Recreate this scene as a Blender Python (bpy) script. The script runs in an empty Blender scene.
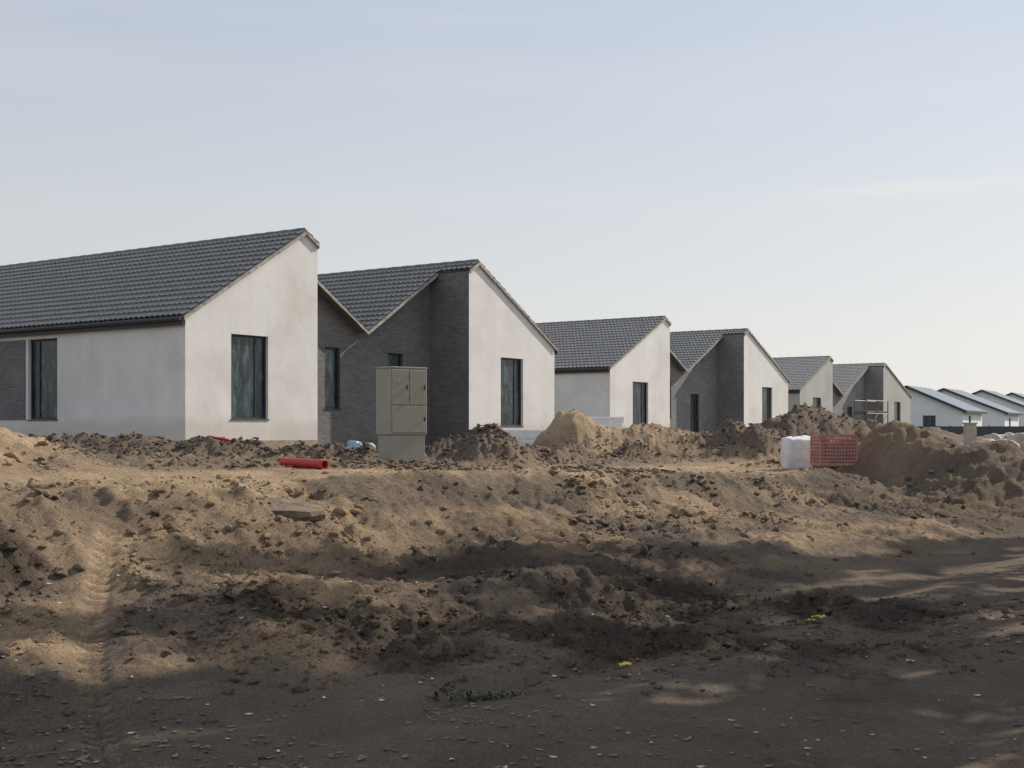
import bpy, math, random, bmesh
import numpy as np
from mathutils import Vector, Matrix
random.seed(7); rng=np.random.default_rng(7)
scene=bpy.context.scene
COL=scene.collection
scene.view_settings.view_transform='Standard'
try: scene.view_settings.look='None'
except Exception: pass
scene.view_settings.exposure=0
EYE=1.6; F=1286.0; HY=430.0
def P(x,Y,y=None):
    X=(x-512)/F*Y
    return (X,Y) if y is None else (X,Y,EYE+(HY-y)/F*Y)

# ---------------- noise -----------------
def _h(ix,iy,s):
    n=(ix.astype(np.int64)*374761393+iy.astype(np.int64)*668265263+s*1442695041)&0xFFFFFFFF
    n=((n^(n>>13))*1274126177)&0xFFFFFFFF
    n=n^(n>>16)
    return (n&0xFFFF)/65535.0
def vn(x,y,s=0):
    x=np.asarray(x,float); y=np.asarray(y,float)
    ix=np.floor(x); iy=np.floor(y); fx=x-ix; fy=y-iy
    fx=fx*fx*fx*(fx*(fx*6-15)+10); fy=fy*fy*fy*(fy*(fy*6-15)+10)
    a=_h(ix,iy,s); b=_h(ix+1,iy,s); c=_h(ix,iy+1,s); d=_h(ix+1,iy+1,s)
    return (a*(1-fx)+b*fx)*(1-fy)+(c*(1-fx)+d*fx)*fy
def fbm(x,y,o=4,s=0,g=.5):
    r=0; a=1; t=0
    c,sn=math.cos(.6),math.sin(.6)
    for i in range(o):
        r=r+a*(vn(x,y,s+i)*2-1); t+=a; a*=g
        x,y=(c*x-sn*y)*2.03+3.1,(sn*x+c*y)*2.03+7.7
    return r/t
def sst(a,b,v):
    t=np.clip((v-a)/(b-a),0,1); return t*t*(3-2*t)

# spoil heaps : X,Y,height,rx,ry,sand,rough
def M(x,Y,h,w,dp,sand,rough=.35):
    X,_=P(x,Y); return (X,Y,h,w,dp,sand,rough)
MOUNDS=[
 M(-55,17,.58,1.35,1.4,1.0,.05),
 M(45,24,.34,.9,.7,.15,.8), M(85,25,.42,.9,.6,.1,.9), M(140,25,.48,1.0,.7,.1,.9), M(195,24,.42,1.0,.6,.15,.9),
 M(245,24,.40,.7,.6,.12,.9), M(330,25,.40,.8,.6,.2,.8), M(362,24,.26,.5,.4,.2,.8), M(295,27,.34,.7,.6,.15,.8),
 M(450,26,.46,.8,.7,.1,.8), M(490,26,.86,.75,.8,.1,.8), M(532,28,.50,.8,.7,.25,.8),
 M(570,32,1.12,.80,1.1,.85,.30), M(606,32,.80,1.0,1.2,.80,.33), M(645,32.5,.92,1.1,1.2,.72,.33), M(685,33,.70,1.0,1.0,.5,.45), M(630,30,.42,.7,.6,.3,.6),
 M(730,33,1.0,.9,.8,.08,.8), M(752,31,.86,.8,.7,.08,.8), M(765,35.5,1.08,1.1,.9,.10,.8), M(790,36.5,1.18,1.2,1.0,.12,.8), M(818,37,1.18,1.3,1.0,.2,.7), M(848,37.5,1.02,1.2,1.0,.25,.7), M(878,40,.82,1.2,1.2,.35,.6),
 M(900,25,1.02,.75,1.3,.82,.12), M(935,24.5,.98,.9,1.2,.35,.3), M(975,23.5,.92,1.0,1.2,.14,.3), M(1025,22.5,.94,1.5,1.6,.30,.25),
 M(815,27.2,.30,1.1,.6,.3,.8),
 M(935,62,.50,1.2,1.5,.2,.6), M(1040,38,.55,1.5,1.5,.2,.7),M(1060,24,.9,1.5,1.5,.25,.3),
 M(600,22,.12,1.5,.8,.3,.8),M(410,21,.12,1.2,.8,.3,.8),
]
DUG=[(.95,9.7,1.5,.7),(-1.0,9.1,.9,.6),(-4.4,12.2,.9,1.1),(2.4,11.6,1.4,.7),(-4.0,9.0,.7,.7),(1.4,10.8,1.2,.6)]
TR=[(-3.36,10.8),(-3.16,10.0),(-2.92,9.0),(-2.56,7.8),(-2.0,6.3),(-1.4,4.9)]
def trackdist(x,y):
    best=np.full(np.shape(x),9.0); al=np.zeros(np.shape(x)); acc=0; sd=np.zeros(np.shape(x))
    for (ax,ay),(bx,by) in zip(TR[:-1],TR[1:]):
        dx,dy=bx-ax,by-ay; L=math.hypot(dx,dy)
        t=np.clip(((x-ax)*dx+(y-ay)*dy)/L**2,0,1)
        px,py=ax+t*dx,ay+t*dy
        d=np.hypot(x-px,y-py); m=d<best
        sg=np.sign((x-ax)*dy-(y-ay)*dx)
        al=np.where(m,acc+t*L,al); sd=np.where(m,sg*d,sd); best=np.where(m,d,best); acc+=L
    return best,al,sd
def qf(x,y): return -.8*x+.6*(y-9.2)
def pf(x,y): return .6*x+.8*(y-9.2)
def HG(x,y,full=False):
    x=np.asarray(x,float); y=np.asarray(y,float)
    q=qf(x,y); p=pf(x,y)
    rad=np.hypot(x,y)
    far=sst(60,200,rad); near=1-far
    qw=q+(fbm(x*.3,y*.3,3,11)*.5+.22*fbm(x*1.1,y*1.1,4,12)+.10*fbm(x*4,y*4,3,13))*near
    top=1.0-.22*sst(4,14,p)*(1-sst(20,40,p))
    lin=np.clip((qw-.2)/3.9,0,1)
    b=.08*sst(-1.5,1.6,qw)+.92*(.62*lin+.38*sst(2.4,4.2,qw))
    z=top*b
    z=z+.07*np.exp(-((qw-4.35)/.42)**2)*(.8+.8*fbm(p*.6,q*.6,3,14))*near
    z=z+.15*sst(6,18,q)
    z=z+(1.1-z)*far*.95
    td,al,sd=trackdist(x,y)
    bank=sst(-.4,1.2,qw)*(1-sst(3.9,4.6,qw))
    fade=sst(0,.7,al)*(1-sst(5.2,6.4,al))
    tm=np.exp(-(td/.18)**4)*fade
    rough=sst(7.5,10.5,q)*(1-sst(17.5,20.0,q))
    det=0
    wx=x+.35*fbm(x*.8,y*.8,3,21); wy=y+.35*fbm(x*.8+9,y*.8,3,22)
    pw=.6*wx+.8*(wy-9.2); qv=-.8*wx+.6*(wy-9.2)
    r1=1-np.abs(fbm(pw*1.1+3,qv*.5,4,31))*2
    crumb=np.abs(fbm(x*5.5,y*5.5,4,44,.62))
    crumb2=np.abs(fbm(x*11,y*11,4,46,.62))
    bill=np.abs(fbm(wx*2.1,wy*2.1,5,42,.55))
    rz=1-np.abs(fbm(p*.5+1.5,q*2.2,4,33))*2
    det=det+bank*(.10*r1-.07+.04*rz+.04*fbm(x*1.1,y*1.1,5,41,.58)+.085*bill+.065*crumb+.04*crumb2)*near
    dg=np.zeros_like(z)
    for (dx_,dy_,a_,b_) in DUG:
        ex=(x-dx_)*.75+(y-dy_)*.3; ey=(y-dy_)
        dg=np.maximum(dg,np.exp(-((ex/a_)**2+(ey/b_)**2)))
    dug=np.clip(.5*sst(.05,.5,fbm(x*.33+5,y*.33,3,51))*sst(-1.2,.6,q)*(1-sst(2.6,3.8,q))+.9*sst(.2,.9,dg+.7*fbm(x*1.3,y*1.3,4,55)),0,1)
    det=det+dug*(.12*np.abs(fbm(x*3.1,y*3.1,5,53,.66))*2-.05)*near
    det=det+rough*(.14*fbm(x*.8,y*.8,4,61)+.17*np.abs(fbm(x*2.6,y*2.6,6,63,.68)))*near
    tr=sst(4.4,5.2,q)*(1-sst(7.5,9.5,q))
    det=det+tr*(.03*fbm(x*.7,y*.7,3,65)+.03*crumb)*near
    rd=1-sst(-1.0,.5,q)
    det=det+rd*(.022*fbm(x*.5,y*.5,3,71)+.005*fbm(x*5,y*5,4,73))*near
    rut=np.zeros_like(z)
    for qc,wd,dp in ((-1.7,.20,.04),(-3.3,.20,.035),(-.7,.16,.03),(6.0,.25,.05),(7.6,.25,.04)):
        dd=(q-qc+.30*fbm(p*.22,p*0+qc,2,81))
        det=det-dp*np.exp(-(dd/wd)**2)*near+dp*.5*np.exp(-((np.abs(dd)-wd*1.9)/(wd*.7))**2)*near
        rut=np.maximum(rut,np.exp(-(dd/wd)**2))
    det=det+.010*fbm(x*13,y*13,3,91,.6)*near*(1-sst(20,40,y))*(.25+.75*(1-rd))
    z=z+det*(1-tm*.9)
    sm=np.zeros_like(z); sw=np.zeros_like(z); acc=np.zeros_like(z)
    for (mx,my,h,w,dp,sand,ro) in MOUNDS:
        dx=(x-mx)/w; dy=(y-my)/dp
        m=dx*dx+dy*dy<9
        if not m.any(): continue
        rr=np.sqrt(dx[m]**2+dy[m]**2)+.18*fbm(x[m]*1.3,y[m]*1.3,3,101)
        g=np.exp(-np.clip(rr,0,9)**2*.95)
        n=1+ro*(.35*fbm(x[m]*1.8,y[m]*1.8,3,103))
        acc[m]+=(h*g*n)**3
        sm[m]+=sand*g; sw[m]+=g
    mh=np.cbrt(acc); mk=np.clip(mh*3,0,1)
    sfr=np.clip(sm/np.maximum(sw,1e-4),0,1)
    z=z+mh+mk*(1-.75*np.clip(sfr*1.3,0,1))*(.24*np.abs(fbm(x*2.7,y*2.7,6,107,.68))-.06)
    chev=np.mod(al+np.abs(sd)*.55+.012*fbm(x*7,y*7,2,120),.135)
    t=np.exp(-(td/.088)**6)*fade
    tread=np.where(chev<.065,.024,0)*(np.abs(sd)>.012)*np.clip(.85+.6*fbm(x*2.2,y*2.2,3,121),0,1)
    z=z-t*(.032-tread)+.010*np.exp(-((td-.12)/.025)**2)*fade
    if not full: return z
    n1=fbm(x*.5,y*.5,4,201); n2=fbm(x*1.7,y*1.7,4,203); n3=fbm(p*.25,q*1.6,4,205)
    shelf=sst(3.7,4.4,qw)*(1-.75*sst(8.0,10.0,q))
    sand=.18+.62*shelf+bank*.54*sst(-.2,.4,n1+.6*n3+.3*n2)+.20*n2
    sand=sand-.30*dug+.04*rd
    sand=sand+rd*(.14*sst(.1,.6,n3)-.10*rut)
    sand=sand+t*(.30-.30*(tread<.008))
    sand=np.where(sw>0.02, sand*(1-np.clip(sw*1.4,0,1))+np.clip(sw*1.4,0,1)*(sm/np.maximum(sw,1e-4)+.22*n2),sand)
    dark=np.clip(.75*dug+bank*.22*sst(-.1,.45,fbm(x*.7+9,y*.7,4,207)),0,1)*(1-t*.8)
    grass=sst(40,120,rad)*.6
    return z,np.clip(sand,0,1),np.clip(dark,0,1),grass
def hz(x,y): return float(HG(np.array([x]),np.array([y]))[0])

# ---------------- materials -----------------
def newmat(name):
    m=bpy.data.materials.new(name); m.use_nodes=True
    nt=m.node_tree; b=nt.nodes['Principled BSDF']; return m,nt,b
def N(nt,t,**k):
    n=nt.nodes.new(t)
    for a,v in k.items():
        if a in n.inputs: n.inputs[a].default_value=v
        else: setattr(n,a,v)
    return n
def ramp(nt,src,stops):
    r=nt.nodes.new('ShaderNodeValToRGB'); nt.links.new(src,r.inputs[0])
    e=r.color_ramp.elements
    while len(e)<len(stops): e.new(.5)
    for i,(p,c) in enumerate(stops):
        e[i].position=p; e[i].color=(c[0],c[1],c[2],1)
    return r
def noisemat(name,c1,c2,scale=4,rough=.8,bump=.1,bscale=None,coord='Object',metal=0,spec=.3):
    m,nt,b=newmat(name); tc=N(nt,'ShaderNodeTexCoord')
    n=N(nt,'ShaderNodeTexNoise',Scale=scale,Detail=6.0,Roughness=.6); nt.links.new(tc.outputs[coord],n.inputs['Vector'])
    r=ramp(nt,n.outputs['Fac'],[(.3,c1),(.7,c2)]); nt.links.new(r.outputs[0],b.inputs['Base Color'])
    b.inputs['Roughness'].default_value=rough; b.inputs['Metallic'].default_value=metal
    b.inputs['Specular IOR Level'].default_value=spec
    if bump:
        n2=N(nt,'ShaderNodeTexNoise',Scale=bscale or scale*5,Detail=5.0); nt.links.new(tc.outputs[coord],n2.inputs['Vector'])
        bp=N(nt,'ShaderNodeBump',Strength=bump,Distance=.02); nt.links.new(n2.outputs['Fac'],bp.inputs['Height']); nt.links.new(bp.outputs[0],b.inputs['Normal'])
    return m
def soilmat():
    m,nt,b=newmat('soil'); tc=N(nt,'ShaderNodeTexCoord'); L=nt.links.new
    at=N(nt,'ShaderNodeAttribute',attribute_name='soil')
    sp=N(nt,'ShaderNodeSeparateColor'); L(at.outputs['Color'],sp.inputs[0])
    def noise(s,d=8,r=.62):
        n=N(nt,'ShaderNodeTexNoise',Scale=s,Detail=float(d),Roughness=r); L(tc.outputs['Object'],n.inputs['Vector']); return n
    nf=noise(9); nm=noise(1.6); ng=noise(55,4)
    a=N(nt,'ShaderNodeMath',operation='MULTIPLY_ADD'); L(nf.outputs['Fac'],a.inputs[0]); a.inputs[1].default_value=.6; L(sp.outputs[0],a.inputs[2])
    a2=N(nt,'ShaderNodeMath',operation='MULTIPLY_ADD'); L(nm.outputs['Fac'],a2.inputs[0]); a2.inputs[1].default_value=.5; L(a.outputs[0],a2.inputs[2])
    a3=N(nt,'ShaderNodeMath',operation='SUBTRACT'); L(a2.outputs[0],a3.inputs[0]); a3.inputs[1].default_value=.55
    r=ramp(nt,a3.outputs[0],[(0,(.150,.124,.102)),(.25,(.190,.151,.118)),(.5,(.250,.188,.135)),(.75,(.350,.258,.172)),(1,(.46,.35,.238))])
    mx=N(nt,'ShaderNodeMix',data_type='RGBA'); L(sp.outputs[1],mx.inputs[0]); L(r.outputs[0],mx.inputs[6]); mx.inputs[7].default_value=(.062,.049,.039,1)
    v=N(nt,'ShaderNodeTexVoronoi',Scale=38.0); L(tc.outputs['Object'],v.inputs['Vector'])
    vr=ramp(nt,v.outputs['Distance'],[(.05,(1.5,1.45,1.35)),(.16,(1,1,1))])
    rr=ramp(nt,ng.outputs['Fac'],[(.3,(.66,.66,.66)),(.7,(1.30,1.28,1.25))])
    m1=N(nt,'ShaderNodeMix',data_type='RGBA',blend_type='MULTIPLY'); m1.inputs[0].default_value=1; L(mx.outputs[2],m1.inputs[6]); L(rr.outputs[0],m1.inputs[7])
    m2=N(nt,'ShaderNodeMix',data_type='RGBA',blend_type='MULTIPLY'); m2.inputs[0].default_value=.45; L(m1.outputs[2],m2.inputs[6]); L(vr.outputs[0],m2.inputs[7])
    m3=N(nt,'ShaderNodeMix',data_type='RGBA'); L(sp.outputs[2],m3.inputs[0]); L(m2.outputs[2],m3.inputs[6]); m3.inputs[7].default_value=(.12,.11,.06,1)
    L(m3.outputs[2],b.inputs['Base Color'])
    b.inputs['Roughness'].default_value=.95; b.inputs['Specular IOR Level'].default_value=.12
    n1=noise(20,12,.75)
    bp=N(nt,'ShaderNodeBump',Strength=1.0,Distance=.05); L(n1.outputs['Fac'],bp.inputs['Height'])
    v2=N(nt,'ShaderNodeTexVoronoi',Scale=24.0); 
    nv=noise(6,3); vm=N(nt,'ShaderNodeMix',data_type='VECTOR'); vm.inputs[0].default_value=.25; L(tc.outputs['Object'],vm.inputs[4]); L(nv.outputs['Color'],vm.inputs[5]); L(vm.outputs[1],v2.inputs['Vector'])
    bp2=N(nt,'ShaderNodeBump',Strength=.4,Distance=.02); bp2.invert=True; L(v2.outputs['Distance'],bp2.inputs['Height']); L(bp.outputs[0],bp2.inputs['Normal'])
    L(bp2.outputs[0],b.inputs['Normal'])
    return m
SOIL=soilmat()

def walls(name,c1,c2,stain,st=.4,patch=(.82,.80,.77)):
    m,nt,b=newmat(name); L=nt.links.new; tc=N(nt,'ShaderNodeTexCoord')
    n=N(nt,'ShaderNodeTexNoise',Scale=.9,Detail=9.0,Roughness=.7); L(tc.outputs['Object'],n.inputs['Vector'])
    r=ramp(nt,n.outputs['Fac'],[(.3,c1),(.7,c2)])
    np_=N(nt,'ShaderNodeTexNoise',Scale=.38,Detail=7.0,Roughness=.6,Distortion=.6); L(tc.outputs['Object'],np_.inputs['Vector'])
    rp=ramp(nt,np_.outputs['Fac'],[(.40,patch),(.52,(1,1,1))])
    mp=N(nt,'ShaderNodeMix',data_type='RGBA',blend_type='MULTIPLY'); mp.inputs[0].default_value=.55; L(r.outputs[0],mp.inputs[6]); L(rp.outputs[0],mp.inputs[7])
    mq=N(nt,'ShaderNodeMapping'); mq.inputs['Scale'].default_value=(1.6,1.6,.10); L(tc.outputs['Object'],mq.inputs[0])
    n3=N(nt,'ShaderNodeTexNoise',Scale=1.0,Detail=4.0); L(mq.outputs[0],n3.inputs['Vector'])
    r3=ramp(nt,n3.outputs['Fac'],[(.42,(.965,.96,.95)),(.6,(1,1,1))])
    mr=N(nt,'ShaderNodeMix',data_type='RGBA',blend_type='MULTIPLY'); mr.inputs[0].default_value=1; L(mp.outputs[2],mr.inputs[6]); L(r3.outputs[0],mr.inputs[7])
    sx=N(nt,'ShaderNodeSeparateXYZ'); L(tc.outputs['Object'],sx.inputs[0])
    ad=N(nt,'ShaderNodeMath',operation='MULTIPLY_ADD'); L(n.outputs['Fac'],ad.inputs[0]); ad.inputs[1].default_value=-1.0; L(sx.outputs['Z'],ad.inputs[2])
    rs=ramp(nt,ad.outputs[0],[(-0.0,(1,1,1)),(.30,(0,0,0))]); 
    m2=N(nt,'ShaderNodeMix',data_type='RGBA'); 
    ml=N(nt,'ShaderNodeMath',operation='MULTIPLY'); L(rs.outputs[0],ml.inputs[0]); ml.inputs[1].default_value=st
    L(ml.outputs[0],m2.inputs[0]); L(mr.outputs[2],m2.inputs[6]); m2.inputs[7].default_value=(*stain,1)
    L(m2.outputs[2],b.inputs['Base Color']); b.inputs['Roughness'].default_value=.92; b.inputs['Specular IOR Level'].default_value=.2
    n2=N(nt,'ShaderNodeTexNoise',Scale=30.0,Detail=4.0); L(tc.outputs['Object'],n2.inputs['Vector'])
    bp=N(nt,'ShaderNodeBump',Strength=.25,Distance=.01); L(n2.outputs['Fac'],bp.inputs['Height'])
    bq=N(nt,'ShaderNodeBump',Strength=.25,Distance=.05); L(n.outputs['Fac'],bq.inputs['Height']); L(bp.outputs[0],bq.inputs['Normal'])
    L(bq.outputs[0],b.inputs['Normal'])
    return m
WHITE=walls('white_render',(.66,.655,.64),(.75,.745,.73),(.42,.38,.32))
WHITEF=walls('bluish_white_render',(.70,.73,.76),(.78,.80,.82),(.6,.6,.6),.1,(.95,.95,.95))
GREYR=walls('unpainted_base_render',(.38,.375,.36),(.47,.46,.44),(.25,.23,.2))
PLINTH=noisemat('tan_plinth_render',(.24,.19,.14),(.38,.32,.24),5,.9,.3)
def brickmat(name,g):
    m,nt,b=newmat(name); L=nt.links.new; uv=N(nt,'ShaderNodeUVMap')
    br=N(nt,'ShaderNodeTexBrick',Scale=1.0); L(uv.outputs[0],br.inputs['Vector'])
    br.inputs['Brick Width'].default_value=.25; br.inputs['Row Height'].default_value=.078; br.inputs['Mortar Size'].default_value=.006
    br.inputs['Color1'].default_value=(.078*g,.077*g,.077*g,1); br.inputs['Color2'].default_value=(.115*g,.113*g,.112*g,1); br.inputs['Mortar'].default_value=(.14*g,.14*g,.14*g,1)
    n=N(nt,'ShaderNodeTexNoise',Scale=.8,Detail=6.0); L(uv.outputs[0],n.inputs['Vector'])
    r=ramp(nt,n.outputs['Fac'],[(.3,(.85,.85,.85)),(.7,(1.12,1.12,1.12))])
    mx=N(nt,'ShaderNodeMix',data_type='RGBA',blend_type='MULTIPLY'); mx.inputs[0].default_value=1; L(br.outputs['Color'],mx.inputs[6]); L(r.outputs[0],mx.inputs[7])
    L(mx.outputs[2],b.inputs['Base Color']); b.inputs['Roughness'].default_value=.85
    bp=N(nt,'ShaderNodeBump',Strength=.5,Distance=.01); bp.invert=True; L(br.outputs['Fac'],bp.inputs['Height']); L(bp.outputs[0],b.inputs['Normal'])
    return m
BRICKS=[brickmat('dark_grey_brick',1.4),brickmat('haze_lightened_brick',1.8),brickmat('far_haze_lightened_brick',2.2)]  # same brick, paler per farther house: distance haze painted into its colour
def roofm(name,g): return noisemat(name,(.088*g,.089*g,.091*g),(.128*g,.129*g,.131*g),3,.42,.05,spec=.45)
ROOFS=[roofm('dark_grey_roof_tiles',1.2),roofm('haze_lightened_roof_tiles',1.5),roofm('far_haze_lightened_roof_tiles',1.9)]  # tiles lighten with distance, the air haze is mixed into their colour
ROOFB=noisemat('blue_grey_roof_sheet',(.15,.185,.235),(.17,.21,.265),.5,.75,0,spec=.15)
TRIM=noisemat('weathered_verge_board',(.20,.19,.17),(.46,.43,.38),7,.85,.3)
FASC=noisemat('dark_grey_metal_trim',(.035,.037,.04),(.05,.052,.055),6,.5,.05)
FRAME=noisemat('anthracite_window_frame',(.025,.026,.028),(.035,.036,.038),8,.45,0)
def glassmat():
    m,nt,b=newmat('window_glass_with_film'); L=nt.links.new; tc=N(nt,'ShaderNodeTexCoord')
    oi=N(nt,'ShaderNodeObjectInfo'); ad=N(nt,'ShaderNodeVectorMath',operation='ADD'); L(tc.outputs['Object'],ad.inputs[0])
    sc=N(nt,'ShaderNodeVectorMath',operation='SCALE'); sc.inputs['Scale'].default_value=37.0
    cb=N(nt,'ShaderNodeCombineXYZ'); L(oi.outputs['Random'],cb.inputs[0]); L(cb.outputs[0],sc.inputs[0]); L(sc.outputs[0],ad.inputs[1])
    mp=N(nt,'ShaderNodeMapping'); mp.inputs['Scale'].default_value=(3.2,3.2,.9); L(ad.outputs[0],mp.inputs[0])
    n=N(nt,'ShaderNodeTexNoise',Scale=1.6,Detail=6.0,Roughness=.6,Distortion=1.0); L(mp.outputs[0],n.inputs['Vector'])
    r=ramp(nt,n.outputs['Fac'],[(.38,(.012,.018,.022)),(.52,(.026,.044,.052)),(.68,(.08,.135,.15))])
    L(r.outputs[0],b.inputs['Base Color']); b.inputs['Roughness'].default_value=.22
    bp=N(nt,'ShaderNodeBump',Strength=.4,Distance=.03); L(n.outputs['Fac'],bp.inputs['Height']); L(bp.outputs[0],b.inputs['Normal'])
    return m
GLASS=glassmat()
CAB=noisemat('beige_grey_cabinet_paint',(.285,.275,.235),(.335,.325,.28),3,.55,.03)
CABD=noisemat('dark_gap',(.03,.03,.03),(.04,.04,.035),3,.7,0)
RED=noisemat('red_plastic',(.40,.03,.022),(.50,.055,.04),5,.45,.02,spec=.4)
CONC=noisemat('concrete',(.30,.28,.25),(.42,.40,.36),5,.9,.2)
SLAB=noisemat('mud_stained_concrete',(.11,.087,.065),(.24,.19,.14),9,.95,1.0,bscale=14)
WBAG=noisemat('white_woven_plastic',(.66,.67,.69),(.80,.81,.82),6,.55,.2)
BBAG=noisemat('blue_film',(.22,.34,.50),(.58,.64,.70),7,.4,.2)
WOOD=noisemat('pallet_wood',(.25,.17,.09),(.38,.27,.16),9,.85,.2)
STEEL=noisemat('galvanised_steel',(.13,.13,.13),(.20,.20,.20),9,.5,0,metal=.6)
FENCE=noisemat('graphite_fence_panel',(.065,.068,.074),(.085,.09,.097),3,.6,.05)
BARK=noisemat('bark',(.07,.05,.035),(.15,.11,.08),9,.95,.5)
LEAF=noisemat('foliage',(.04,.055,.02),(.08,.10,.035),2,.7,0)
WEED=noisemat('dull_weed',(.045,.05,.025),(.13,.12,.07),14,.8,0)

# ---------------- mesh helpers -----------------
def mkobj(name,verts,faces,mat,parent=None,uvs=None,smooth=False,mats=None,fm=None):
    me=bpy.data.meshes.new(name); me.from_pydata([tuple(v) for v in verts],[],faces)
    if mat: me.materials.append(mat)
    if mats:
        for a in mats: me.materials.append(a)
        me.polygons.foreach_set('material_index',fm)
    if uvs is not None:
        u=me.uv_layers.new(name='UVMap'); u.data.foreach_set('uv',np.array(uvs,float).ravel())
    if smooth: me.polygons.foreach_set('use_smooth',[True]*len(me.polygons))
    me.update()
    o=bpy.data.objects.new(name,me); COL.objects.link(o)
    if parent: o.parent=parent
    return o
class MB:
    def __init__(s): s.v=[]; s.f=[]; s.m=[]
    def box(s,x0,x1,y0,y1,z0,z1,mi=0,M=None,bev=0):
        n=len(s.v)
        vs=[(x0,y0,z0),(x1,y0,z0),(x1,y1,z0),(x0,y1,z0),(x0,y0,z1),(x1,y0,z1),(x1,y1,z1),(x0,y1,z1)]
        if M is not None: vs=[tuple(M@Vector(v)) for v in vs]
        s.v+=vs
        for f in ((0,3,2,1),(4,5,6,7),(0,1,5,4),(1,2,6,5),(2,3,7,6),(3,0,4,7)):
            s.f.append(tuple(n+i for i in f)); s.m.append(mi)
    def quadprism(s,a,b,c,d,off,mi=0):
        n=len(s.v); o=Vector(off)
        s.v+=[tuple(v) for v in (a,b,c,d)]+[tuple(Vector(v)+o) for v in (a,b,c,d)]
        for f in ((0,1,2,3),(7,6,5,4),(0,4,5,1),(1,5,6,2),(2,6,7,3),(3,7,4,0)):
            s.f.append(tuple(n+i for i in f)); s.m.append(mi)
    def tube(s,pts,r,seg=10,mi=0,ridge=0,caps=True):
        n0=len(s.v); k=len(pts)
        for i,p in enumerate(pts):
            p=Vector(p); a=Vector(pts[max(i-1,0)]); b=Vector(pts[min(i+1,k-1)])
            d=(b-a).normalized(); up=Vector((0,0,1)) if abs(d.z)<.9 else Vector((1,0,0))
            e1=d.cross(up).normalized(); e2=e1.cross(d)
            rr=(r[i] if hasattr(r,'__len__') else r)*(1+(ridge if i%2 else 0))
            for j in range(seg):
                t=2*math.pi*j/seg; s.v.append(tuple(p+e1*rr*math.cos(t)+e2*rr*math.sin(t)))
        for i in range(k-1):
            for j in range(seg):
                a=n0+i*seg+j; b=n0+i*seg+(j+1)%seg
                s.f.append((a,b,b+seg,a+seg)); s.m.append(mi)
        if caps:
            s.f.append(tuple(n0+j for j in range(seg))[::-1]); s.f.append(tuple(n0+(k-1)*seg+j for j in range(seg))); s.m+=[mi,mi]
    def make(s,name,mats,parent=None,smooth=False,bevel=0):
        o=mkobj(name,s.v,s.f,None,parent,mats=mats,fm=s.m,smooth=smooth)
        if bevel:
            b=o.modifiers.new('bevel','BEVEL'); b.width=bevel; b.segments=2; b.limit_method='ANGLE'
        return o
def empty(name,loc,rotz,label,cat,group=None):
    e=bpy.data.objects.new(name,None); COL.objects.link(e); e.location=loc; e.rotation_euler=(0,0,rotz); e.empty_display_size=.3
    e['label']=label; e['category']=cat
    if group: e['group']=group
    return e
def tag(o,label,cat,group=None):
    o['label']=label; o['category']=cat
    if group: o['group']=group
    return o

# ---------------- ground -----------------
def axis(c0,c1,d0,gr,lim0,lim1,far):
    xs=list(np.arange(c0,c1,d0))
    def ext(st,sgn,lim):
        r=[];x=st;d=d0
        while abs(x)<far:
            d=d0+gr*abs(x-st) if abs(x)<lim else d*1.25
            x+=sgn*d; r.append(x)
        return r
    return np.array(ext(c0,-1,lim0)[::-1]+xs+ext(xs[-1],1,lim1))
xs=axis(-5.0,6.0,.028,.010,40,90,4500)
ys=[-4500,-1500,-400,-100,-30,-10,-4,-1,1,2.2,3.2]
y=4.0
while y<75: ys.append(y); y+=max(.024,.0033*y)
d=.5
while y<4500: ys.append(y); y+=d; d*=1.08
ys=np.array(ys)
X,Y=np.meshgrid(xs,ys); nx,ny=len(xs),len(ys)
z,sand,dark,grass=HG(X.ravel(),Y.ravel(),True)
co=np.column_stack([X.ravel(),Y.ravel(),z])
i=np.arange(nx*ny).reshape(ny,nx)
fc=np.stack([i[:-1,:-1],i[:-1,1:],i[1:,1:],i[1:,:-1]],-1).reshape(-1,4)
me=bpy.data.meshes.new('ground'); me.vertices.add(nx*ny); me.vertices.foreach_set('co',co.ravel())
me.loops.add(len(fc)*4); me.loops.foreach_set('vertex_index',fc.ravel().astype(np.int32))
me.polygons.add(len(fc)); me.polygons.foreach_set('loop_start',np.arange(0,len(fc)*4,4,dtype=np.int32)); 
me.update(calc_edges=True)
me.polygons.foreach_set('use_smooth',np.ones(len(fc),bool))
ca=me.color_attributes.new('soil','FLOAT_COLOR','POINT')
ca.data.foreach_set('color',np.column_stack([sand,dark,grass,np.ones_like(sand)]).ravel())
me.materials.append(SOIL)
g=bpy.data.objects.new('ground',me); COL.objects.link(g); g['kind']='structure'
print('ground',nx,ny)

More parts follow.
